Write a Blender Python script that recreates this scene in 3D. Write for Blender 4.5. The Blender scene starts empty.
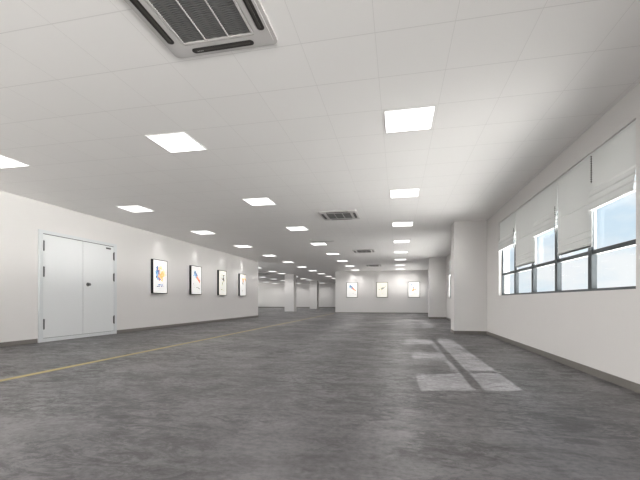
import bpy, bmesh, math, random
from mathutils import Vector
random.seed(7)
scene = bpy.context.scene
COL = scene.collection
PI = math.pi

# ------------------------------------------------------------------ layout
CAM_Z = 0.975
CEIL = 3.275
XL, XR = -8.14, 2.49            # left and right wall planes
Y_LEFT_END = 20.78               # left wall stops, room opens to the left
Y_FAR, Y_BACK, Y_REAR = 28.9, 49.0, -2.6
X_SIDE, X_FAR = -19.8, -4.85
X_OUT = 2.74
SILL, HEAD = 1.10, 2.93
TILE = 0.657
STEP = TILE * 5

# ------------------------------------------------------------------ materials
def new_mat(name):
    m = bpy.data.materials.new(name)
    m.use_nodes = True
    nt = m.node_tree
    b = nt.nodes['Principled BSDF']
    return m, nt, b

def simple(name, col, rough=0.5, metal=0.0, spec=0.5, noise=0.0, nscale=20.0, glow=0.0):
    m, nt, b = new_mat(name)
    b.inputs['Base Color'].default_value = (*col, 1)
    b.inputs['Roughness'].default_value = rough
    b.inputs['Metallic'].default_value = metal
    b.inputs['Specular IOR Level'].default_value = spec
    tc = nt.nodes.new('ShaderNodeTexCoord')
    n = nt.nodes.new('ShaderNodeTexNoise')
    n.inputs['Scale'].default_value = nscale
    n.inputs['Detail'].default_value = 4
    nt.links.new(tc.outputs['Object'], n.inputs['Vector'])
    mr = nt.nodes.new('ShaderNodeMapRange')
    mr.inputs['To Min'].default_value = 1 - noise
    mr.inputs['To Max'].default_value = 1 + noise
    nt.links.new(n.outputs['Fac'], mr.inputs['Value'])
    mix = nt.nodes.new('ShaderNodeVectorMath'); mix.operation = 'SCALE'
    mix.inputs[0].default_value = col
    nt.links.new(mr.outputs['Result'], mix.inputs['Scale'])
    nt.links.new(mix.outputs[0], b.inputs['Base Color'])
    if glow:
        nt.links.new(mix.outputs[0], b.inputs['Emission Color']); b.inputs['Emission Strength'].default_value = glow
    return m

def emission(name, col, strength):
    m, nt, b = new_mat(name)
    b.inputs['Base Color'].default_value = (*col, 1)
    b.inputs['Emission Color'].default_value = (*col, 1)
    b.inputs['Emission Strength'].default_value = strength
    b.inputs['Roughness'].default_value = 0.6
    return m

M = {}
M['wall'] = simple('white_wall_paint', (0.78, 0.76, 0.746), 0.75, spec=0.25, noise=0.01, nscale=3)
M['door'] = simple('door_paint', (0.79, 0.805, 0.81), 0.42, noise=0.01)
M['frame_paint'] = simple('door_frame_paint', (0.72, 0.74, 0.75), 0.4, noise=0.01)
M['seam'] = simple('door_seam_rubber', (0.12, 0.12, 0.12), 0.8)
M['steel'] = simple('hinge_steel', (0.13, 0.13, 0.13), 0.45, metal=0.4)
M['base'] = simple('baseboard_grey', (0.20, 0.185, 0.172), 0.5, noise=0.08)
M['winframe'] = simple('dark_window_metal', (0.055, 0.065, 0.072), 0.4, noise=0.05)
M['sash'] = simple('grey_sash_metal', (0.35, 0.37, 0.39), 0.4, noise=0.03)
M['acwhite'] = simple('ac_panel_plastic', (0.60, 0.58, 0.57), 0.4, noise=0.01)
M['acslot'] = simple('ac_slot_dark', (0.035, 0.032, 0.03), 0.5)
M['aclouver'] = simple('ac_louver_dark', (0.06, 0.055, 0.05), 0.4)
M['lframe'] = simple('light_trim_white', (0.85, 0.84, 0.83), 0.5)
M['diffuser'] = emission('lamp_diffuser', (1.0, 0.985, 0.97), 2.2)
LAMP_W = 23.5
M['black'] = simple('black_frame', (0.012, 0.012, 0.013), 0.45)
M['greyframe'] = simple('dark_grey_frame', (0.05, 0.05, 0.05), 0.45)
M['yellow'] = simple('worn_yellow_paint', (0.33, 0.255, 0.085), 0.45, noise=0.25, nscale=6)
M['detector'] = simple('detector_plastic', (0.92, 0.92, 0.9), 0.4)
M['slotgrey'] = simple('slot_grey', (0.40, 0.39, 0.38), 0.5)
M['chain'] = simple('bead_chain_dark', (0.06, 0.055, 0.05), 0.4)
M['outer'] = simple('added_canopy_render', (0.6, 0.6, 0.58), 0.8)

def fabric():
    m, nt, b = new_mat('blind_fabric')
    b.inputs['Roughness'].default_value = 0.85
    b.inputs['Specular IOR Level'].default_value = 0.15
    tc = nt.nodes.new('ShaderNodeTexCoord')
    w = nt.nodes.new('ShaderNodeTexNoise'); w.inputs['Scale'].default_value = 260
    nt.links.new(tc.outputs['Object'], w.inputs['Vector'])
    mr = nt.nodes.new('ShaderNodeMapRange')
    mr.inputs['To Min'].default_value = 0.96; mr.inputs['To Max'].default_value = 1.03
    nt.links.new(w.outputs['Fac'], mr.inputs['Value'])
    sc = nt.nodes.new('ShaderNodeVectorMath'); sc.operation = 'SCALE'
    sc.inputs[0].default_value = (0.785, 0.795, 0.79)
    nt.links.new(mr.outputs['Result'], sc.inputs['Scale'])
    nt.links.new(sc.outputs[0], b.inputs['Base Color'])
    tr = nt.nodes.new('ShaderNodeBsdfTranslucent')
    tr.inputs['Color'].default_value = (0.75, 0.75, 0.73, 1)
    mx = nt.nodes.new('ShaderNodeMixShader'); mx.inputs[0].default_value = 0.10
    out = nt.nodes['Material Output']
    nt.links.new(b.outputs[0], mx.inputs[1]); nt.links.new(tr.outputs[0], mx.inputs[2])
    nt.links.new(mx.outputs[0], out.inputs['Surface'])
    return m
M['fabric'] = fabric()

def glass():
    m, nt, b = new_mat('window_glass')
    nt.nodes.remove(b)
    t = nt.nodes.new('ShaderNodeBsdfTransparent'); t.inputs['Color'].default_value = (0.97, 0.985, 0.99, 1)
    g = nt.nodes.new('ShaderNodeBsdfGlossy'); g.inputs['Roughness'].default_value = 0.02
    f = nt.nodes.new('ShaderNodeFresnel'); f.inputs['IOR'].default_value = 1.12
    ge = nt.nodes.new('ShaderNodeNewGeometry'); fm = nt.nodes.new('ShaderNodeMath'); fm.operation = 'SUBTRACT'; fm.use_clamp = True
    nt.links.new(f.outputs[0], fm.inputs[0]); nt.links.new(ge.outputs['Backfacing'], fm.inputs[1])
    mx = nt.nodes.new('ShaderNodeMixShader')
    nt.links.new(fm.outputs[0], mx.inputs[0]); nt.links.new(t.outputs[0], mx.inputs[1]); nt.links.new(g.outputs[0], mx.inputs[2])
    nt.links.new(mx.outputs[0], nt.nodes['Material Output'].inputs['Surface'])
    return m
M['glass'] = glass()

def ceiling_mat():
    """white metal ceiling panels, 0.657 m module, thin joints"""
    m, nt, b = new_mat('ceiling_panels')
    N, L = nt.nodes, nt.links
    tc = N.new('ShaderNodeTexCoord')
    sep = N.new('ShaderNodeSeparateXYZ'); L.new(tc.outputs['Object'], sep.inputs[0])
    def joint(sock, origin, half):
        a = N.new('ShaderNodeMath'); a.operation = 'SUBTRACT'; L.new(sock, a.inputs[0]); a.inputs[1].default_value = origin
        p = N.new('ShaderNodeMath'); p.operation = 'PINGPONG'; L.new(a.outputs[0], p.inputs[0]); p.inputs[1].default_value = TILE / 2
        c = N.new('ShaderNodeMath'); c.operation = 'LESS_THAN'; L.new(p.outputs[0], c.inputs[0]); c.inputs[1].default_value = half
        return c.outputs[0]
    jx = joint(sep.outputs['X'], 0.135 + TILE / 2 - 60 * TILE, 0.0022)
    jy = joint(sep.outputs['Y'], 4.85 + TILE / 2 - 60 * TILE, 0.0045)
    mxm = N.new('ShaderNodeMath'); mxm.operation = 'MAXIMUM'; L.new(jx, mxm.inputs[0]); L.new(jy, mxm.inputs[1])
    # slight tone difference between panels
    fl = N.new('ShaderNodeVectorMath'); fl.operation = 'MULTIPLY_ADD'
    L.new(tc.outputs['Object'], fl.inputs[0])
    fl.inputs[1].default_value = (1 / TILE, 1 / TILE, 0)
    fl.inputs[2].default_value = (-(0.135 + TILE / 2) / TILE, -(4.85 + TILE / 2) / TILE, 0)
    flo = N.new('ShaderNodeVectorMath'); flo.operation = 'FLOOR'; L.new(fl.outputs[0], flo.inputs[0])
    wn = N.new('ShaderNodeTexWhiteNoise'); wn.noise_dimensions = '3D'; L.new(flo.outputs[0], wn.inputs['Vector'])
    mr = N.new('ShaderNodeMapRange'); mr.inputs['To Min'].default_value = 0.992; mr.inputs['To Max'].default_value = 1.004
    L.new(wn.outputs['Value'], mr.inputs['Value'])
    sc = N.new('ShaderNodeVectorMath'); sc.operation = 'SCALE'; sc.inputs[0].default_value = (0.94, 0.92, 0.905)
    L.new(mr.outputs['Result'], sc.inputs['Scale'])
    mix = N.new('ShaderNodeMix'); mix.data_type = 'RGBA'
    L.new(mxm.outputs[0], mix.inputs['Factor']); L.new(sc.outputs[0], mix.inputs['A'])
    mix.inputs['B'].default_value = (0.80, 0.78, 0.765, 1)
    L.new(mix.outputs['Result'], b.inputs['Base Color'])
    b.inputs['Roughness'].default_value = 0.50
    b.inputs['Specular IOR Level'].default_value = 0.35
    return m
M['ceiling'] = ceiling_mat()

def floor_mat():
    """dark polished concrete with trowel scratches"""
    m, nt, b = new_mat('dark_concrete')
    N, L = nt.nodes, nt.links
    tc = N.new('ShaderNodeTexCoord')
    def noise(rot, scl, scale, detail=6, dist=0.0, rough=0.6):
        mp = N.new('ShaderNodeMapping'); mp.inputs['Rotation'].default_value = (0, 0, rot); mp.inputs['Scale'].default_value = scl
        L.new(tc.outputs['Object'], mp.inputs[0])
        n = N.new('ShaderNodeTexNoise'); n.inputs['Scale'].default_value = scale; n.inputs['Detail'].default_value = detail
        n.inputs['Roughness'].default_value = rough; n.inputs['Distortion'].default_value = dist
        L.new(mp.outputs[0], n.inputs['Vector']); return n.outputs['Fac']
    def rng(s, a, b_, c, d):
        r = N.new('ShaderNodeMapRange'); L.new(s, r.inputs['Value'])
        for k, v in zip(('From Min', 'From Max', 'To Min', 'To Max'), (a, b_, c, d)): r.inputs[k].default_value = v
        return r.outputs['Result']
    def mul(s, t):
        q = N.new('ShaderNodeMath'); q.operation = 'MULTIPLY'; L.new(s, q.inputs[0]); L.new(t, q.inputs[1]); return q.outputs[0]
    big = rng(noise(0, (1, 1, 1), 0.42, 5, 0.6), 0.32, 0.68, 0.80, 1.20)
    mid = rng(noise(1.1, (1, 1.5, 1), 1.7, 6, 1.0, 0.65), 0.35, 0.62, 0.80, 1.10)
    mask = rng(noise(0.3, (1, 1, 1), 0.8, 4, 0.5), 0.38, 0.56, 0.1, 1.0)
    def scratch(rot, ani, scale):            # dark torn trowel marks, only inside the masked areas
        n_ = rng(noise(rot, (1, ani, 1), scale, 10, 1.6, 0.8), 0.40, 0.52, 0.0, 1.0)
        return n_
    def soften(s_, lo):                      # 1 - (1 - s) * mask * lo
        i_ = N.new('ShaderNodeMath'); i_.operation = 'SUBTRACT'; i_.inputs[0].default_value = 1; L.new(s_, i_.inputs[1])
        m_ = mul(i_.outputs[0], mask)
        o_ = N.new('ShaderNodeMath'); o_.operation = 'MULTIPLY_ADD'; L.new(m_, o_.inputs[0]); o_.inputs[1].default_value = -lo; o_.inputs[2].default_value = 1
        return o_.outputs[0]
    s1 = soften(scratch(math.radians(62), 2.2, 2.2), 0.46)
    s2 = soften(scratch(math.radians(-40), 2.2, 3.0), 0.46)
    s3 = rng(noise(math.radians(115), (1, 2.2, 1), 6.5, 8, 1.2, 0.75), 0.36, 0.52, 0.84, 1.04)
    fine = rng(noise(0, (1, 1, 1), 24, 5), 0.3, 0.7, 0.80, 1.18)
    v = mul(mul(mul(mul(big, mid), s1), mul(s2, s3)), fine)
    sc = N.new('ShaderNodeVectorMath'); sc.operation = 'SCALE'; sc.inputs[0].default_value = (0.094, 0.0895, 0.0925)
    L.new(v, sc.inputs['Scale']); L.new(sc.outputs[0], b.inputs['Base Color'])
    L.new(rng(v, 0.6, 1.15, 0.46, 0.30), b.inputs['Roughness'])
    bp = N.new('ShaderNodeBump'); bp.inputs['Strength'].default_value = 0.06; bp.inputs['Distance'].default_value = 0.01
    L.new(v, bp.inputs['Height']); L.new(bp.outputs[0], b.inputs['Normal'])
    b.inputs['Specular IOR Level'].default_value = 0.3
    return m
M['floor'] = floor_mat()

# ------------------------------------------------------------------ mesh helpers
def bx(bm, x0, x1, y0, y1, z0, z1, mi=0):
    r = bmesh.ops.create_cube(bm, size=1)
    for v in r['verts']:
        v.co = Vector((x0 + (v.co.x + .5) * (x1 - x0), y0 + (v.co.y + .5) * (y1 - y0), z0 + (v.co.z + .5) * (z1 - z0)))
    for f in {f for v in r['verts'] for f in v.link_faces}: f.material_index = mi
    return r['verts']

def cyl(bm, p, r, h, axis='Z', seg=20, r2=None, mi=0):
    c = bmesh.ops.create_cone(bm, cap_ends=True, segments=seg, radius1=r, radius2=r if r2 is None else r2, depth=h)
    for v in c['verts']:
        x, y, z = v.co
        if axis == 'X': x, z = z, x
        if axis == 'Y': y, z = z, y
        v.co = Vector(p) + Vector((x, y, z))
    for f in {f for v in c['verts'] for f in v.link_faces}: f.material_index = mi
    return c['verts']

def obj(name, bm, mats, parent=None, bevel=0.0, seg=2, smooth=False):
    if bevel: bmesh.ops.bevel(bm, geom=list(bm.edges), offset=bevel, segments=seg, affect='EDGES', profile=0.6)
    bmesh.ops.recalc_face_normals(bm, faces=bm.faces)
    me = bpy.data.meshes.new(name); bm.to_mesh(me); bm.free()
    for m_ in (mats if isinstance(mats, (list, tuple)) else [mats]): me.materials.append(m_)
    if smooth:
        for p in me.polygons: p.use_smooth = True
    o = bpy.data.objects.new(name, me); COL.objects.link(o)
    if parent: o.parent = parent
    return o

def boxobj(name, b, mat, parent=None, bevel=0.0):
    bm = bmesh.new()
    for q in (b if isinstance(b, list) else [b]): bx(bm, *q)
    return obj(name, bm, mat, parent, bevel)

def empty(name, loc=(0, 0, 0)):
    o = bpy.data.objects.new(name, None); o.empty_display_size = 0.1
    o.location = loc; COL.objects.link(o); return o

def tag(o, label, cat, group=None):
    o['label'] = label; o['category'] = cat
    if group: o['group'] = group
    return o

def struct(o, label=None, cat=None):
    o['kind'] = 'structure'
    if label: o['label'] = label
    if cat: o['category'] = cat
    return o

def dup(root, loc, label=None, group=None):
    r = root.copy(); COL.objects.link(r); r.location = loc
    if label: r['label'] = label
    if group: r['group'] = group
    for ch in list(root.children):
        c = ch.copy(); COL.objects.link(c); c.parent = r
        for g in list(ch.children):
            d = g.copy(); COL.objects.link(d); d.parent = c
    return r

def rounded(bm, cx, cy, hx, hy, r, z0, z1, seg=6, mi=0):
    """rounded rectangle prism"""
    pts = []
    for (sx, sy, a0) in ((1, 1, 0), (-1, 1, 90), (-1, -1, 180), (1, -1, 270)):
        for k in range(seg + 1):
            a = math.radians(a0 + 90 * k / seg)
            pts.append((cx + sx * (hx - r) + r * math.cos(a), cy + sy * (hy - r) + r * math.sin(a)))
    lo = [bm.verts.new((x, y, z0)) for x, y in pts]; hi = [bm.verts.new((x, y, z1)) for x, y in pts]
    fs = [bm.faces.new(lo[::-1]), bm.faces.new(hi)]
    n = len(pts)
    for i in range(n): fs.append(bm.faces.new((lo[i], lo[(i + 1) % n], hi[(i + 1) % n], hi[i])))
    for f in fs: f.material_index = mi

def rounded_ring(bm, oc, oh, orad, ic, ih, irad, z0, z1, seg=6):
    def loop(c, h, r):
        pts = []
        for (sx, sy, a0) in ((1, 1, 0), (-1, 1, 90), (-1, -1, 180), (1, -1, 270)):
            for k in range(seg + 1):
                a = math.radians(a0 + 90 * k / seg)
                pts.append((c[0] + sx * (h[0] - r) + r * math.cos(a), c[1] + sy * (h[1] - r) + r * math.sin(a)))
        return pts
    O, I = loop(oc, oh, orad), loop(ic, ih, irad); n = len(O)
    v = {(k, z): [bm.verts.new((x, y, z)) for x, y in P_] for k, P_ in (('o', O), ('i', I)) for z in (z0, z1)}
    for i in range(n):
        j = (i + 1) % n
        for z in (z0, z1): bm.faces.new((v['o', z][i], v['o', z][j], v['i', z][j], v['i', z][i]))
        for k in 'oi': bm.faces.new((v[k, z0][i], v[k, z0][j], v[k, z1][j], v[k, z1][i]))

# ------------------------------------------------------------------ the setting
struct(boxobj('floor', [(XL - .3, X_OUT, Y_REAR - .3, Y_LEFT_END - .3, -0.2, 0), (X_SIDE - .3, X_OUT, Y_LEFT_END - .3, Y_BACK + .3, -0.2, 0)], M['floor']), 'dark grey scratched concrete floor', 'floor')
struct(boxobj('ceiling', [(XL - .3, X_OUT, Y_REAR - .3, Y_LEFT_END - .3, CEIL, CEIL + 0.2), (X_SIDE - .3, X_OUT, Y_LEFT_END - .3, Y_BACK + .3, CEIL, CEIL + 0.2)], M['ceiling']), 'white panelled ceiling with thin joints', 'ceiling')
struct(boxobj('wall_left', [(XL - .3, XL, Y_REAR, Y_LEFT_END, 0, CEIL), (X_SIDE, XL - .3, Y_LEFT_END - .3, Y_LEFT_END, 0, .15), (X_SIDE, XL - .3, Y_LEFT_END - .3, Y_LEFT_END, 3.1, CEIL)], M['wall']), 'long white left wall with door and four pictures', 'wall')
struct(boxobj('wall_far', (X_FAR, X_OUT, Y_FAR, Y_BACK, 0, CEIL), M['wall']), 'white far wall carrying three pictures', 'wall')
struct(boxobj('wall_back', (X_SIDE, X_FAR, Y_BACK, Y_BACK + .3, 0, CEIL), M['wall']), 'most distant white wall behind the pillars', 'wall')
struct(boxobj('wall_side', [(X_SIDE - .3, X_SIDE, Y_LEFT_END - .3, Y_BACK + .3, 0, .15), (X_SIDE - .3, X_SIDE, Y_LEFT_END - .3, Y_BACK + .3, 3.1, CEIL), (X_SIDE - .3, X_SIDE, Y_LEFT_END - .3, Y_LEFT_END + .3, .15, 3.1), (X_SIDE - .3, X_SIDE, Y_BACK - .3, Y_BACK + .3, .15, 3.1)], M['wall']), 'white wall closing the far left side area', 'wall')
struct(boxobj('wall_rear', [(XL - .3, X_OUT, Y_REAR - .3, Y_REAR, 0, .15), (XL - .3, X_OUT, Y_REAR - .3, Y_REAR, 3.1, CEIL), (XL - .3, XL + .2, Y_REAR - .3, Y_REAR, .15, 3.1), (XR - .2, X_OUT, Y_REAR - .3, Y_REAR, .15, 3.1)], M['wall']), 'white wall behind the viewpoint', 'wall')
WINS = [(4.57, 10.07), (14.0, 19.45), (-2.2, 0.6), (25.0, 28.3)]  # last two are unseen windows added for extra daylight
segs = []
ys = Y_REAR
for a, b_ in sorted(WINS):
    segs.append((XR, X_OUT, ys, a, 0, CEIL)); segs.append((XR, X_OUT, a, b_, 0, SILL)); segs.append((XR, X_OUT, a, b_, HEAD, CEIL)); ys = b_
segs.append((XR, X_OUT, ys, Y_FAR, 0, CEIL))
struct(boxobj('wall_right', segs, M['wall']), 'white right wall with windows between two projecting piers', 'wall')
COLS = [(1.60, 11.35, 0.7), (1.63, 20.5, 0.7)]
lab = ['wide white wall pier just beyond the near window', 'distant white wall pier beside the three-picture wall']
for i, (cx, cy, d) in enumerate(COLS):
    tag(boxobj('wall_pier', (cx, XR, cy, cy + d, 0, CEIL), M['wall']), lab[i], 'pier')['kind'] = 'structure'
PIL = [(-9.86, 31.5, .86), (-9.97, 41.5, .88)]
lab = ['square white free-standing pillar, the nearer and left one of two', 'square white free-standing pillar, the farther and right one of two']
for i, (cx, cy, d) in enumerate(PIL):
    o = boxobj('pillar', (cx, cx + d, cy, cy + d, 0, CEIL), M['wall'], bevel=0.01)
    tag(o, lab[i], 'pillar', 'free-standing pillars at the back'); o['kind'] = 'structure'

BT, BH = 0.014, 0.095
struct(boxobj('baseboard_left', [(XL, XL + BT, Y_REAR, 7.0, 0, BH), (XL, XL + BT, 9.45, Y_LEFT_END + BT, 0, BH)], M['base'], bevel=0.002))
bmR = [(XR - BT, XR, Y_REAR, 11.35, 0, BH), (XR - BT, XR, 12.05, 20.5, 0, BH), (XR - BT, XR, 21.2, Y_FAR, 0, BH)]
for cx, cy, d in COLS:
    bmR += [(cx - BT, XR - BT, cy - BT, cy, 0, BH), (cx - BT, cx, cy, cy + d, 0, BH), (cx - BT, XR - BT, cy + d, cy + d + BT, 0, BH)]
struct(boxobj('baseboard_right', bmR, M['base'], bevel=0.002))
struct(boxobj('baseboard_far', (X_FAR - BT, XR, Y_FAR - BT, Y_FAR, 0, 0.05), M['base']))
struct(boxobj('baseboard_back', [(X_SIDE, X_FAR - BT, Y_BACK - BT, Y_BACK, 0, BH), (X_FAR - BT, X_FAR, Y_FAR, Y_BACK, 0, BH)], M['base']))

# unseen canopies added outside the glazing to hold back sky light
struct(boxobj('added_canopy_1', (XL - 6, X_OUT, Y_REAR - 6, Y_REAR - .3, CEIL, CEIL + .2), M['outer']), 'added unseen canopy behind the viewpoint', 'canopy')
struct(boxobj('added_canopy_2', (X_SIDE - 6, X_SIDE - .3, Y_LEFT_END, Y_BACK, CEIL, CEIL + .2), M['outer']), 'added unseen canopy of the far side area', 'canopy')

# yellow floor line
tag(boxobj('floor_marking_line', (-4.785, -4.675, Y_REAR + .5, 27.5, 0.0, 0.0015), M['yellow']), 'long thin worn yellow line painted along the grey floor', 'floor marking')

# ------------------------------------------------------------------ double door
d = empty('door_1', (XL, 8.23, 0)); struct(d, 'grey double door with six hinges in left wall', 'door')
Y0, Y1, ZT, FW, FD = 7.02 - 8.23, 9.43 - 8.23, 2.625, 0.10, 0.035
bm = bmesh.new()
bx(bm, 0, FD, Y0, Y0 + FW, 0, ZT); bx(bm, 0, FD, Y1 - FW, Y1, 0, ZT)
bx(bm, 0, FD, Y0 + FW, Y1 - FW, ZT - FW * .75, ZT); bx(bm, 0, FD, Y0 + FW, Y1 - FW, 0, 0.085)
obj('door_frame', bm, M['frame_paint'], d, bevel=0.004)
boxobj('door_seal', (0.001, 0.008, Y0 + FW, Y1 - FW, 0.085, ZT - FW * .75), M['seam'], d)
SP = 8.245 - 8.23
leafL = boxobj('door_leaf', (0.008, 0.024, Y0 + FW + .006, SP - .008, 0.095, ZT - FW * .75 - .018), M['door'], d, bevel=0.002)
leafR = boxobj('door_leaf', (0.008, 0.024, SP + .008, Y1 - FW - .006, 0.095, ZT - FW * .75 - .018), M['door'], d, bevel=0.002)
leafL['label'] = 'left leaf without a knob'; leafR['label'] = 'right leaf with round knob and small plate'
for (yy, leaf) in ((Y0 + FW + .012, leafL), (Y1 - FW - .012, leafR)):
    for zc in (2.26, 1.65, 0.42):
        bm = bmesh.new()
        cyl(bm, (0.040, yy, zc), 0.017, 0.22, 'Z', 14)
        bx(bm, 0.024, 0.030, yy - .022, yy + .022, zc - .10, zc + .10)
        for s in (-1, 1): cyl(bm, (0.040, yy, zc + s * .117), 0.012, 0.014, 'Z', 12)
        obj('hinge', bm, M['steel'], leaf)
bm = bmesh.new()
cyl(bm, (0.028, SP + .155, 1.405), 0.050, 0.010, 'X', 28); cyl(bm, (0.050, SP + .155, 1.405), 0.018, 0.04, 'X', 20)
cyl(bm, (0.078, SP + .155, 1.405), 0.036, 0.024, 'X', 28)
obj('door_knob', bm, M['steel'], leafR, bevel=0.002)
o = boxobj('name_plate', (0.024, 0.029, 9.03 - 8.23, 9.21 - 8.23, 2.44, 2.485), M['seam'], leafR, bevel=0.001)

# ------------------------------------------------------------------ windows
FX0, FX1 = 2.56, 2.62
def make_window(idx, ya, yb, label):
    w = empty('window_%d' % idx, (FX0, (ya + yb) / 2, SILL)); struct(w, label, 'window')
    L_ = (yb - ya) / 2; H = HEAD - SILL
    e = 0.035
    boxobj('window_frame', [(0, .06, -L_, -L_ + e, 0, H), (0, .06, L_ - e, L_, 0, H), (0, .06, -L_ + e, L_ - e, 0, e), (0, .06, -L_ + e, L_ - e, H - e, H)], M['winframe'], w)
    n = 5; pw = 2 * L_ / n
    for k in range(1, n):
        yc = -L_ + k * pw + 0.02
        boxobj('mullion', (-.004, .062, yc - .050, yc + .050, e, H - e), M['winframe'], w)
    zt = 1.622 - SILL
    boxobj('transom', (0.002, .058, -L_ + e, L_ - e, zt - .028, zt + .028), M['winframe'], w)
    for k in range(n):
        y0 = -L_ + k * pw + (e if k == 0 else .053); y1 = -L_ + (k + 1) * pw - (e if k == n - 1 else .013)
        bm = bmesh.new(); bx(bm, .030, .036, y0, y1, e, zt - .024)
        obj('pane', bm, M['glass'], w)
        bm = bmesh.new(); t = .028; z0, z1 = zt + .024, H - e
        bx(bm, .02, .05, y0, y0 + t, z0, z1); bx(bm, .02, .05, y1 - t, y1, z0, z1)
        bx(bm, .02, .05, y0 + t, y1 - t, z0, z0 + .012); bx(bm, .02, .05, y0 + t, y1 - t, z1 - t, z1)
        s = obj('sash', bm, M['sash'], w)
        bm = bmesh.new(); bx(bm, .030, .036, y0 + t, y1 - t, z0 + .012, z1 - t)
        obj('pane', bm, M['glass'], s)
make_window(1, *WINS[0], 'long dark framed window in the right wall nearest the viewpoint')
make_window(2, *WINS[1], 'dark framed window seen edge-on between the two wall piers')
make_window(3, *WINS[2], 'added unseen dark framed window behind the viewpoint')  # added opening, brings more daylight in from behind the camera
make_window(7, *WINS[3], 'added unseen dark framed window behind the distant wall pier')  # added opening, brightens the far wall from out of view

def added_glazing(idx, p0, p1, z0, z1, n, label):
    """added unseen floor-to-ceiling glazing between two plan points"""
    p0, p1 = Vector(p0), Vector(p1); d_ = p1 - p0; Ln = d_.length
    w = empty('window_%d' % idx, (p0.x, p0.y, z0)); w.rotation_euler = (0, 0, math.atan2(d_.y, d_.x)); struct(w, label, 'window')
    H = z1 - z0; e = .04
    boxobj('window_frame', [(0, Ln, -.03, .03, 0, e), (0, Ln, -.03, .03, H - e, H), (0, e, -.03, .03, e, H - e), (Ln - e, Ln, -.03, .03, e, H - e)], M['winframe'], w)
    for k in range(1, n): boxobj('mullion', (Ln * k / n - .025, Ln * k / n + .025, -.03, .03, e, H - e), M['winframe'], w)
    for k in range(n): boxobj('pane', (Ln * k / n + .04, Ln * (k + 1) / n - .04, -.004, .004, e, H - e), M['glass'], w)
    po = bpy.data.lights.new('daylight_portal', 'AREA'); po.shape = 'RECTANGLE'; po.size = Ln; po.size_y = H; po.cycles.is_portal = True
    o = bpy.data.objects.new('daylight_portal', po); COL.objects.link(o)
    nrm = Vector((-d_.y, d_.x, 0)).normalized()      # pointing into the room
    mid = (p0 + p1) / 2
    o.location = (mid.x + nrm.x * .06, mid.y + nrm.y * .06, (z0 + z1) / 2)
    o.rotation_euler = Vector((nrm.x, nrm.y, 0)).to_track_quat('-Z', 'Z').to_euler()
added_glazing(4, (XL + .2, Y_REAR - .15), (XR - .2, Y_REAR - .15), .15, 3.1, 7, 'added unseen glazed wall behind the viewpoint')  # unseen glazing added to light the near ceiling
added_glazing(5, (X_SIDE - .15, Y_BACK - .3), (X_SIDE - .15, Y_LEFT_END + .3), .15, 3.1, 14, 'added unseen glazing of the far left side area')  # added out of view to brighten the far side area
added_glazing(6, (X_SIDE, Y_LEFT_END - .15), (XL - .3, Y_LEFT_END - .15), .15, 3.1, 8, 'added unseen glazing of the side area behind the left wall end')  # also added unseen, lights the far end of the room
for wa, wb in WINS:
    po = bpy.data.lights.new('daylight_portal', 'AREA'); po.shape = 'RECTANGLE'; po.size = wb - wa; po.size_y = HEAD - SILL; po.cycles.is_portal = True
    o = bpy.data.objects.new('daylight_portal', po); COL.objects.link(o); o.location = (FX0 + .09, (wa + wb) / 2, (HEAD + SILL) / 2)
    o.rotation_euler = Vector((-1, 0, 0)).to_track_quat('-Z', 'Z').to_euler()

# ------------------------------------------------------------------ roman blinds
def profile(raised, zt, zb):
    """(x, z) polyline of the fabric, room side is -x"""
    p = [(0.0, zt)]
    if raised:
        # three stacked folds at the foot, each bulging toward the room
        n = 3; fh = 0.085; z = zb + n * fh
        p += [(0.0, z + .03)]
        for k in range(n):
            z0 = zb + (n - k) * fh
            b = .012 + .010 * k
            p += [(-b * .5, z0 + .012), (-b - .012, z0 - .01), (-b - .020, z0 - fh * .75), (-b - .014, z0 - fh - .006), (-b * .6, z0 - fh + .004), (-.002, z0 - fh + .018)]
        p = p[:-1]
    else:
        for z in (zt - .62, zt - .98, zb + .14, zb + .05):
            p += [(0.0, z + .010), (-.007, z), (0.0, z - .010)]
        p += [(0.0, zb)]
    return p

def make_blind(ya, yb, zt, zb, raised, x, label, group, chain='near'):
    r = empty('roman_blind', (x, (ya + yb) / 2, zt)); tag(r, label, 'blind', group)
    h = (yb - ya) / 2 - 0.001
    P_ = profile(raised, -0.03, zb - zt)
    bm = bmesh.new(); T = 0.004
    n = 14
    rows = []
    for (px, pz) in P_:
        rows.append([bm.verts.new((px, -h + 2 * h * k / n, pz)) for k in range(n + 1)])
    for a, b_ in zip(rows, rows[1:]):
        for k in range(n): bm.faces.new((a[k], a[k + 1], b_[k + 1], b_[k]))
    fb = obj('fabric', bm, M['fabric'], r)
    so = fb.modifiers.new('thickness', 'SOLIDIFY'); so.thickness = T; so.offset = 1
    boxobj('headrail', (-.006, .022, -h, h, -0.03, -0.002), M['fabric'], r, bevel=0.002)
    boxobj('bottom_bar', (.000, .012, -h + .01, h - .01, zb - zt, zb - zt + .025), M['fabric'], r, bevel=0.002)
    if raised:
        # bead chain hanging behind the near edge of the blind
        bm = bmesh.new()
        if chain == 'near': yc, z0, z1 = -h + .004, zb - zt + .32, zb - zt - .10
        else: yc, z0, z1 = h - .004, -.05, -.40
        z = z0
        while z > z1:
            r_ = bmesh.ops.create_icosphere(bm, subdivisions=1, radius=.011)
            for v in r_['verts']: v.co += Vector((-.040 if chain == 'near' else -.012, yc, z))
            z -= .030
        cx_ = -.040 if chain == 'near' else -.012
        bx(bm, cx_ - .002, cx_ + .002, yc - .002, yc + .002, z1, z0)
        obj('pull_chain', bm, M['chain'], r)
    return r
EDGES = [10.068, 8.80, 7.63, 6.62, 5.545, 4.572]
BOT = [(2.225, 1), (1.69, 0), (2.165, 1), (1.69, 0), (2.165, 1)]
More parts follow.
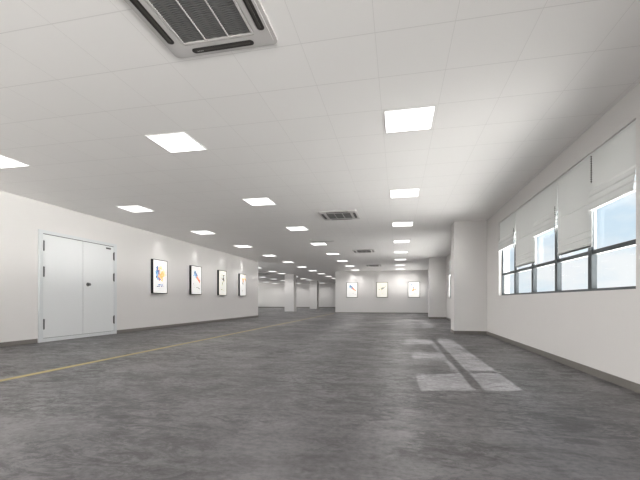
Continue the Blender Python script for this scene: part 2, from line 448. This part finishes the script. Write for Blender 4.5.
txt = ['raised pale roman blind on the near window, farthest of its five, by the pier',
       'lowered pale roman blind on the near window, second from its pier end',
       'raised pale roman blind in the middle of the near window',
       'lowered pale roman blind on the near window, the closer of two lowered ones',
       'raised pale roman blind closest to the viewpoint, at the right picture edge']
txt2 = ['raised blind at the far end of the distant edge-on window', 'lowered blind of distant window, second from its far end',
        'raised blind in the middle of the distant edge-on window', 'lowered blind of distant window, second from its near end',
        'raised blind at the near end of the distant window, behind the pier']
for k, (ya_, yb_) in enumerate(((25.005, 26.64), (26.66, 28.295))):  # blinds added to limit light from the unseen added window
    make_blind(ya_, yb_, HEAD, 2.25, 0, 2.518, ('nearer' if k == 0 else 'farther') + ' lowered blind of the added unseen window behind the distant pier', 'added unseen roman blinds')
for k in range(5):
    zb, rs = BOT[k]
    make_blind(EDGES[k + 1], EDGES[k], HEAD, zb, rs, 2.518, txt[k], 'roman blinds of the near window', 'far' if k == 4 else 'near')
    sft = 19.45 - 10.07
    make_blind(EDGES[k + 1] + sft - (.03 if k == 4 else 0) + (.0), EDGES[k] + sft, HEAD, zb, rs, 2.518, txt2[k], 'roman blinds of the distant window', 'far' if k == 4 else 'near')

# ------------------------------------------------------------------ projection (only to choose which repeats the photo shows)
TH = math.atan(78 / 370)
def proj(x, y, z):
    X = x * math.cos(TH) + y * math.sin(TH); Z = -x * math.sin(TH) + y * math.cos(TH)
    return (320 + 370 * X / Z, 300.5 - 370 * (z - CAM_Z) / Z, Z)

# ------------------------------------------------------------------ ceiling lights
def make_light():
    r = empty('ceiling_light', (0, 0, CEIL)); r['category'] = 'ceiling light'
    bm = bmesh.new(); o_, i_ = .306, .290
    for b in ((-o_, o_, -o_, -i_), (-o_, o_, i_, o_), (-o_, -i_, -i_, i_), (i_, o_, -i_, i_)): bx(bm, *b, -.008, 0)
    obj('frame', bm, M['lframe'], r)
    boxobj('diffuser', (-i_, i_, -i_, i_, -.005, 0), M['diffuser'], r)
    return r
LD = bpy.data.lights.new('panel_lamp', 'AREA'); LD.shape = 'SQUARE'; LD.size = .56; LD.energy = LAMP_W; LD.spread = math.radians(150); LD.color = (1.0, .975, .955)
def lamp(x, y):
    o = bpy.data.objects.new('panel_lamp', LD); COL.objects.link(o); o.location = (x, y, CEIL - .012)
proto = make_light(); used = False
rows = ['the row nearest the windows', 'the second row from the windows', 'the third row from the windows',
        'the fourth row, past the left wall end', 'the fifth row, past the left wall end', 'the sixth row, past the left wall end',
        'the seventh row, past the left wall end']
ordn = ['nearest', 'second nearest', 'third nearest', 'fourth nearest', 'fifth nearest', 'sixth nearest', 'seventh nearest', 'eighth nearest', 'ninth nearest', 'tenth nearest', 'eleventh nearest', 'twelfth nearest', 'thirteenth nearest', 'fourteenth nearest']
LIGHTS = []
for ri in range(7):
    x = 0.135 - STEP * ri
    seen = 0
    for k in range(-2, 14):
        y = 4.85 + STEP * k
        if ri < 2 and y > Y_FAR - .5: continue
        if y > Y_BACK - .5: continue
        if ri >= 3 and y < Y_LEFT_END + 3: continue
        if any(cx - .6 < x < cx + d_ + .6 and cy - .6 < y < cy + d_ + .6 for cx, cy, d_ in PIL): y -= .9
        if y > 0.5:
            u, v, Z = proj(x, y, CEIL)
            if ri >= 3 and not (252 < u < 336): continue
            if ri == 2 and u > 337: continue
            if v < -30: vis = False
            else: vis = True
        else: vis = False
        if vis:
            lb = 'glowing square ceiling panel, %s in %s' % (ordn[seen], rows[ri]); seen += 1
        else:
            lb = 'square glowing ceiling panel %s the viewpoint in %s' % ('above' if k == -1 else 'behind', rows[ri])
        lamp(x, y)
        if not used:
            proto.location = (x, y, CEIL); proto['label'] = lb; proto['group'] = 'square ceiling light panels'; used = True
        else: dup(proto, (x, y, CEIL), lb, 'square ceiling light panels')

# ------------------------------------------------------------------ cassette air conditioners
def make_ac():
    r = empty('air_conditioner', (0, 0, CEIL)); r['category'] = 'air conditioner'
    # panel: four sides around the grille, thin raised body with rounded corners
    bm = bmesh.new()
    rounded_ring(bm, (0, 0), (.50, .50), .055, (0, 0), (.322, .322), .02, -.022, 0)
    pn = obj('panel', bm, M['acwhite'], r)
    bm = bmesh.new(); rounded_ring(bm, (0, 0), (.470, .470), .04, (0, 0), (.340, .340), .03, -.030, -.022)
    obj('raised_rim', bm, M['acwhite'], pn)
    # grille: dark backing with wavy slats, frame and two dividers
    g = obj('grille', (lambda b: (bx(b, -.318, .318, -.318, .318, -.010, -.004), b)[1])(bmesh.new()), M['acslot'], r)
    bm = bmesh.new(); n = 30
    for k in range(n):
        yc = -.30 + .60 * k / (n - 1)
        m_ = 48; prev = None
        for q in range(m_ + 1):
            xx = -.316 + .632 * q / m_; w_ = .0028 * math.sin(q / m_ * PI * 16)
            cur = [bm.verts.new((xx, yc - .0052 + w_, -.026)), bm.verts.new((xx, yc + .0052 + w_, -.026)), bm.verts.new((xx, yc + .0052 + w_, -.016)), bm.verts.new((xx, yc - .0052 + w_, -.016))]
            if prev:
                for t in range(4): bm.faces.new((prev[t], prev[(t + 1) % 4], cur[(t + 1) % 4], cur[t]))
            prev = cur
    obj('slats', bm, M['acslat'], g)
    for xx in (-.107, .107): boxobj('divider', (xx - .0045, xx + .0045, -.316, .316, -.032, -.014), M['acwhite'], g)
    bm = bmesh.new(); rounded_ring(bm, (0, 0), (.330, .330), .018, (0, 0), (.314, .314), .01, -.033, -.010)
    obj('grille_rim', bm, M['acwhite'], g)
    for a in range(4):
        bm = bmesh.new(); rounded(bm, 0, .418, .295, .031, .030, -.034, -.028)
        vn = obj('vent', bm, M['acslot'], r); vn.rotation_euler = (0, 0, a * PI / 2)
        bm = bmesh.new(); bx(bm, -.262, .262, .404, .424, -.038, -.034)
        lv = obj('louver', bm, M['aclouver'], vn, bevel=.0015)
    bm = bmesh.new()
    for k in range(4): cyl(bm, (-.24 + .016 * k, .418, -.0385), .0045, .003, 'Z', 10)
    o = obj('indicator_lights', bm, M['acwhite'], r)
    return r
M['acslat'] = simple('ac_slat_grey', (0.16, 0.16, 0.157), 0.55)
ac = make_ac()
acs = [(-1.535, 2.64, 'square cassette air conditioner, nearest one, cropped by the top edge'),
       (-1.535, 9.84, 'square cassette air conditioner, second nearest, in the middle of the ceiling'),
       (-1.535, 17.15, 'square cassette air conditioner, third nearest along the centre line'),
       (-1.535, 24.45, 'square cassette air conditioner, farthest along the centre line'),
       (-11.3, 30.0, 'distant cassette air conditioner just past the end of the left wall')]
for i, (x, y, lb) in enumerate(acs):
    if i == 0: ac.location = (x, y, CEIL); ac['label'] = lb; ac['group'] = 'cassette air conditioners'
    else: dup(ac, (x, y, CEIL), lb, 'cassette air conditioners')

# smoke detector and narrow slot
bm = bmesh.new(); cyl(bm, (0, 0, -.012), .055, .024, 'Z', 24); cyl(bm, (0, 0, -.034), .038, .02, 'Z', 24, r2=.05)
o = obj('smoke_detector', bm, M['detector'], bevel=0.003); o.location = (-3.24, 13.55, CEIL)
tag(o, 'small round white smoke detector on ceiling near a light panel', 'smoke detector')
bm = bmesh.new(); bx(bm, -.43, .43, -.035, .035, -.006, .002); bx(bm, -.41, .41, -.012, .012, -.010, -.006)
o = obj('ceiling_vent', bm, M['slotgrey'], bevel=0.002); o.location = (-2.85, 14.1, CEIL)
tag(o, 'narrow faint grey slot in ceiling just before a light panel', 'air slot')

# ------------------------------------------------------------------ posters
PAL = {}
GLOW = 0.42      # left-wall pictures are light boxes; far-wall prints given the same glow for brightness
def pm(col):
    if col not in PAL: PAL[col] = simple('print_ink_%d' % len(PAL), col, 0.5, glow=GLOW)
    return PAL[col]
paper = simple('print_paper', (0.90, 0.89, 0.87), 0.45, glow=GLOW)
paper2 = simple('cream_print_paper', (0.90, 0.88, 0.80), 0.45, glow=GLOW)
def make_poster(art, base, frame, depth, label, group, PW=0.87, PH=1.17):
    """built facing -y, centre at origin, back at y=0; art = list of (polygon [(u,v)], colour) with u,v in 0..1"""
    r = empty('framed_picture', (0, 0, 0)); tag(r, label, 'picture', group)
    e = 0.022 if depth > .05 else 0.03
    bm = bmesh.new(); w, h = PW / 2, PH / 2
    for b in ((-w, w, -h, -h + e), (-w, w, h - e, h), (-w, -w + e, -h + e, h - e), (w - e, w, -h + e, h - e)):
        bx(bm, b[0], b[1], -depth, 0, b[2], b[3])
    bx(bm, -w + e, w - e, -.012, 0, -h + e, h - e)
    obj('frame', bm, frame, r)
    bm = bmesh.new(); yf = -depth + .006
    bx(bm, -w + e, w - e, yf, -.012, -h + e, h - e)
    mats = [base]
    iw, ih = 2 * (w - e), 2 * (h - e)
    for i, (poly, colr) in enumerate(art):
        m_ = pm(colr)
        if m_ not in mats: mats.append(m_)
        y = yf - .0008 - .00006 * i
        vs = [bm.verts.new(((u - .5) * iw, y, (v_ - .5) * ih)) for u, v_ in poly]
        back = [bm.verts.new(((u - .5) * iw, yf + .001, (v_ - .5) * ih)) for u, v_ in poly]
        fs = [bm.faces.new(vs)]
        n = len(vs)
        for k in range(n): fs.append(bm.faces.new((vs[k], vs[(k + 1) % n], back[(k + 1) % n], back[k])))
        for f in fs: f.material_index = mats.index(m_)
    obj('print', bm, mats, r)
    return r

def rectp(u0, v0, u1, v1): return [(u0, v0), (u1, v0), (u1, v1), (u0, v1)]
def dashes(u0, u1, v, h, col, n=8, rnd=None):
    out = []; rnd = rnd or random; w = (u1 - u0) / n
    for k in range(n):
        if rnd.random() < .15: continue
        out.append((rectp(u0 + k * w, v - h / 2 * rnd.uniform(.5, 1), u0 + k * w + w * rnd.uniform(.45, .8), v + h / 2 * rnd.uniform(.6, 1)), col))
    return out
def blob(cu, cv, ru, rv, col, n=9, j=.35, rot=0.0):
    pts = []
    for k in range(n):
        a = 2 * PI * k / n; s = 1 + random.uniform(-j, j)
        x, y = ru * s * math.cos(a), rv * s * math.sin(a)
        pts.append((cu + x * math.cos(rot) - y * math.sin(rot), cv + (x * math.sin(rot) + y * math.cos(rot)) * .74))
    return (pts, col)
def stroke(pts, w0, w1, col):
    w0, w1 = w0 * 1.35, w1 * 1.35
    L_, R_ = [], []
    n = len(pts)
    for i, (x, y) in enumerate(pts):
        a = pts[max(i - 1, 0)]; b = pts[min(i + 1, n - 1)]
        dx, dy = b[0] - a[0], (b[1] - a[1]) / .74; q = math.hypot(dx, dy) or 1
        w = w0 + (w1 - w0) * i / (n - 1)
        L_.append((x - dy / q * w, y + dx / q * w * .74)); R_.append((x + dy / q * w, y - dx / q * w * .74))
    return (L_ + R_[::-1], col)

BLUE, DBLUE, LBLUE = (.06, .15, .38), (.03, .05, .18), (.22, .42, .66)
ORG, LORG, PEACH, RED = (.78, .30, .07), (.86, .52, .20), (.88, .66, .42), (.65, .08, .04)
INK, GREY, LGREY = (.02, .02, .025), (.14, .14, .15), (.32, .32, .33)
random.seed(11)
def art_burst():
    a = []
    cu, cv = .52, .60
    for k in range(70):                         # shards: blue on the left, sand and orange to the right
        ang = random.uniform(0, 2 * PI); rr = random.uniform(.04, .33)
        u, v_ = cu + rr * math.cos(ang), cv + rr * math.sin(ang) * .74
        t = (u - .2) / .6
        if t < .28: c_ = random.choice([BLUE, DBLUE, BLUE, LBLUE, (.30, .16, .40)])
        elif t < .45: c_ = random.choice([(.30, .20, .34), PEACH, LORG, (.45, .28, .32)])
        else: c_ = random.choice([PEACH, LORG, LORG, (.95, .86, .74), (.94, .72, .55)])
        s = random.uniform(.08, .13)
        a.append(([(u + s * math.cos(ang + q), v_ + s * .74 * math.sin(ang + q)) for q in (0, 2.0 + random.uniform(-.3, .3), 4.2)], c_))
    for k in range(9):
        an = -0.5 + k * .17
        a.append(stroke([(.60, .62), (.60 + .33 * math.cos(an), .62 + .25 * math.sin(an))], .006, .001, LORG))
    a += dashes(.34, .72, .245, .045, BLUE, 6)
    a += dashes(.24, .80, .195, .04, DBLUE, 9)
    a += dashes(.30, .74, .135, .012, LGREY, 16)
    return a
def art_diag(flip=0):
    a = []
    pts = [(.30, .82), (.42, .72), (.56, .62), (.70, .53), (.90, .46)]
    a.append(stroke(pts[:3], .075, .09, (.16, .26, .40))); a.append(stroke(pts[1:4], .06, .06, (.38, .30, .34)))
    a.append(stroke(pts[2:], .07, .035, (.80, .30, .18)))
    for k in range(16):
        t = random.random(); u = .28 + .58 * t; v_ = .82 - .36 * t + random.uniform(-.07, .07)
        a.append(blob(u, v_, .05, .025, random.choice([BLUE, LBLUE, (.3, .4, .55)]) if t < .45 else random.choice([RED, ORG, (.9, .5, .4)]), 7, .5, random.uniform(0, 3)))
    a.append(stroke([(.14, .66), (.30, .68), (.44, .72)], .012, .03, LBLUE))
    a.append(stroke([(.20, .60), (.36, .60), (.50, .66)], .008, .025, (.4, .55, .7)))
    a.append(blob(.24, .36, .055, .03, INK, 8, .3))
    for (v_, u1) in ((.31, .40), (.27, .44), (.23, .40)): a += dashes(.16, u1, v_, .022, GREY, 5)
    a.append(stroke([(.46, .23), (.62, .26), (.76, .20), (.88, .18)], .012, .018, GREY))
    a += dashes(.24, .60, .15, .014, LGREY, 9)
    return a
def art_ink():
    a = []
    a.append(stroke([(.62, .84), (.55, .74), (.58, .62), (.48, .50), (.42, .36)], .03, .015, GREY))
    a.append(stroke([(.60, .68), (.70, .60), (.64, .50)], .045, .012, INK)); a.append(blob(.62, .70, .07, .06, (.12, .12, .13), 9, .4))
    a.append(stroke([(.25, .74), (.40, .66), (.56, .66)], .008, .028, GREY)); a.append(stroke([(.50, .52), (.36, .46), (.30, .34)], .02, .008, LGREY))
    a.append(stroke([(.55, .80), (.42, .84), (.30, .80)], .016, .004, LGREY)); a.append(blob(.68, .82, .05, .05, GREY, 8, .3))
    a += [stroke([(.30, .20), (.42, .26), (.50, .18)], .02, .012, GREY), stroke([(.50, .14), (.62, .18), (.78, .12)], .012, .01, LGREY)]
    a += dashes(.24, .52, .11, .016, LGREY, 6)
    return a
def art_wash():
    a = []
    for k in range(14):
        a.append(blob(random.uniform(.45, .95), random.uniform(.62, .95), .11, .08, random.choice([PEACH, LORG, (.95, .72, .50), (.96, .86, .76)]), 8, .3))
    a.append(stroke([(.30, .80), (.55, .76), (.78, .79)], .022, .012, (.75, .45, .25)))
    a.append(stroke([(.55, .76), (.50, .62), (.36, .46)], .03, .014, INK)); a.append(stroke([(.52, .60), (.64, .52), (.70, .38)], .028, .01, GREY))
    a.append(stroke([(.36, .46), (.28, .42)], .012, .006, INK)); a.append(blob(.50, .62, .08, .06, (.2, .15, .14), 8, .35))
    for v_ in (.25, .21, .17): a += dashes(.28, .70, v_, .024, GREY, 7)
    return a
def art_bird():
    a = []
    for k in range(9): a.append(blob(random.uniform(.2, .95), random.uniform(.70, .95), .13, .07, random.choice([(.94, .90, .70), (.95, .92, .78), (.93, .84, .62)]), 8, .3))
    a.append(stroke([(.16, .52), (.34, .56), (.52, .58), (.72, .66), (.88, .80)], .02, .012, GREY))
    a.append(blob(.52, .60, .17, .09, (.28, .30, .30), 11, .35)); a.append(blob(.46, .55, .10, .05, (.42, .42, .36), 9, .35))
    a.append(stroke([(.50, .54), (.46, .40), (.52, .30)], .012, .006, GREY)); a.append(blob(.66, .64, .08, .05, LGREY, 8, .4))
    a += dashes(.22, .76, .20, .022, LGREY, 9); a += dashes(.34, .66, .13, .012, LGREY, 8)
    a.append(stroke([(.36, .27), (.50, .24), (.66, .27)], .008, .010, GREY))
    return a
def art_wing():
    a = []
    for k in range(10): a.append(blob(random.uniform(.35, .95), random.uniform(.15, .6), .12, .07, random.choice([(.96, .93, .78), (.96, .90, .80)]), 8, .3))
    for k in range(12):
        t = random.random(); a.append(blob(.22 + .26 * t, .88 - .26 * t + random.uniform(-.05, .05), .055, .04, random.choice([(.20, .24, .34), (.14, .17, .24), (.45, .50, .60)]), 8, .4))
    a.append(stroke([(.50, .66), (.64, .74), (.80, .78)], .02, .008, GREY))
    for k in range(12): a.append(blob(random.uniform(.34, .70), random.uniform(.42, .60), .06, .045, random.choice([(.88, .40, .25), ORG, (.93, .62, .50), (.80, .28, .18)]), 8, .4))
    a += dashes(.26, .76, .25, .035, (.85, .50, .38), 8); a += dashes(.22, .80, .19, .025, GREY, 10); a += dashes(.36, .66, .12, .012, LGREY, 8)
    return a
ZC = 1.80
arts = [(art_burst, paper, 11.405, 'framed picture nearest the door, with blue and orange burst of shards'),
        (art_diag, paper, 13.755, 'framed picture on left wall with blue-to-red diagonal splash'),
        (art_ink, paper2, 16.075, 'framed picture on left wall with grey ink figure on cream'),
        (art_wash, paper, 18.375, 'framed picture on left wall with orange wash, closest to the wall end')]
for fn, base, yc, lb in arts:
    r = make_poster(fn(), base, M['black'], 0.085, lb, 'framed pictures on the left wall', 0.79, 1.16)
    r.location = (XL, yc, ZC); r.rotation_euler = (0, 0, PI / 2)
arts = [(art_diag, paper, -3.53, 'dark-framed picture on far wall with blue and red diagonal, leftmost of three'),
        (art_bird, paper2, -1.20, 'dark-framed picture on far wall with grey shape, middle of three'),
        (art_wing, paper, 1.18, 'dark-framed picture on far wall with blue and orange marks, rightmost of three')]
for fn, base, xc, lb in arts:
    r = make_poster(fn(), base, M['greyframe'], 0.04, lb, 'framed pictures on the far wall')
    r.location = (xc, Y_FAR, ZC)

# ------------------------------------------------------------------ lights
def spot(loc, target, energy, size, blend=0.8, rad=0.03):
    l = bpy.data.lights.new('picture_spot', 'SPOT'); l.energy = energy; l.spot_size = math.radians(size); l.spot_blend = blend
    l.shadow_soft_size = rad; l.color = (1.0, .98, .96)
    o = bpy.data.objects.new('picture_spot', l); o.location = loc
    o.rotation_euler = (Vector(target) - Vector(loc)).to_track_quat('-Z', 'Y').to_euler(); COL.objects.link(o)
SPOT_E = 15
for _, yc in [(0, 11.405), (0, 13.755), (0, 16.075), (0, 18.375)]:
    spot((XL + .22, yc, CEIL - .02), (XL + .15, yc, 2.0), SPOT_E, 84, 1.0, .05)
for xc in (-3.53, -1.20, 1.18):
    spot((xc, Y_FAR - .22, CEIL - .02), (xc, Y_FAR - .15, 2.0), SPOT_E, 84, 1.0, .05)

sun = bpy.data.lights.new('sun', 'SUN'); sun.energy = 12.0; sun.angle = math.radians(0.5); sun.color = (1, .98, .95)
so = bpy.data.objects.new('sun', sun); COL.objects.link(so)
so.rotation_euler = Vector((-1.06, -0.22, -1.0)).to_track_quat('-Z', 'Y').to_euler()

# sky: pale blue with soft clouds, overbright ground glow added to light the ceiling
GROUND_FILL = 2.2
GROUND_FILL_RIGHT = 25.0  # stronger added glow on the window side, lifts the mid ceiling
w = bpy.data.worlds.new('sky'); scene.world = w; w.use_nodes = True
nt = w.node_tree; N, L = nt.nodes, nt.links
bg = N['Background']
tc = N.new('ShaderNodeTexCoord')
mp = N.new('ShaderNodeMapping'); mp.inputs['Scale'].default_value = (1, 1, 2.2); L.new(tc.outputs['Generated'], mp.inputs[0])
nz = N.new('ShaderNodeTexNoise'); nz.inputs['Scale'].default_value = 3.4; nz.inputs['Detail'].default_value = 7; nz.inputs['Roughness'].default_value = .55
L.new(mp.outputs[0], nz.inputs['Vector'])
mr = N.new('ShaderNodeMapRange'); mr.inputs['From Min'].default_value = .47; mr.inputs['From Max'].default_value = .66
L.new(nz.outputs['Fac'], mr.inputs['Value'])
sep = N.new('ShaderNodeSeparateXYZ'); L.new(tc.outputs['Generated'], sep.inputs[0])
gr = N.new('ShaderNodeMapRange'); gr.inputs['From Min'].default_value = 0; gr.inputs['From Max'].default_value = .6
L.new(sep.outputs['Z'], gr.inputs['Value'])
skyc = N.new('ShaderNodeMix'); skyc.data_type = 'RGBA'; L.new(gr.outputs['Result'], skyc.inputs['Factor'])
skyc.inputs['A'].default_value = (.74, .86, .95, 1); skyc.inputs['B'].default_value = (.55, .76, .95, 1)
mx = N.new('ShaderNodeMix'); mx.data_type = 'RGBA'; L.new(mr.outputs['Result'], mx.inputs['Factor'])
L.new(skyc.outputs['Result'], mx.inputs['A']); mx.inputs['B'].default_value = (.98, .99, 1.0, 1)
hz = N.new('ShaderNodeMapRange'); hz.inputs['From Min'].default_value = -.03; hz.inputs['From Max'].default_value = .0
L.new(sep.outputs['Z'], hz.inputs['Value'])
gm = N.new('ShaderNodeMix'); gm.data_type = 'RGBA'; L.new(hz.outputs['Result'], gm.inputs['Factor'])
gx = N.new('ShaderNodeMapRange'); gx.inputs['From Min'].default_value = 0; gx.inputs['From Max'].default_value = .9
gx.inputs['To Min'].default_value = GROUND_FILL; gx.inputs['To Max'].default_value = GROUND_FILL_RIGHT; L.new(sep.outputs['X'], gx.inputs['Value'])
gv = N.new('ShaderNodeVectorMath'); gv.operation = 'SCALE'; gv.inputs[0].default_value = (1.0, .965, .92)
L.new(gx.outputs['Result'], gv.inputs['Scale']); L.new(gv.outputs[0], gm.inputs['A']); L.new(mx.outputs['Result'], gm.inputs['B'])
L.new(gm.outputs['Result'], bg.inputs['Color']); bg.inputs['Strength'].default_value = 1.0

# ------------------------------------------------------------------ camera: level, shifted up, as in the photograph
cam = bpy.data.cameras.new('camera'); co = bpy.data.objects.new('camera', cam); COL.objects.link(co)
cam.sensor_width = 36; cam.lens = 36 * 370 / 640
cam.shift_y = (300.5 - 240) / 640
co.location = (0, 0, CAM_Z)
co.rotation_euler = (PI / 2, 0, TH)
cam.clip_end = 200; scene.camera = co

scene.view_settings.view_transform = 'Standard'; scene.view_settings.look = 'None'
scene.view_settings.gamma = 1; scene.view_settings.use_curve_mapping = False
scene.view_settings.exposure = 0.0
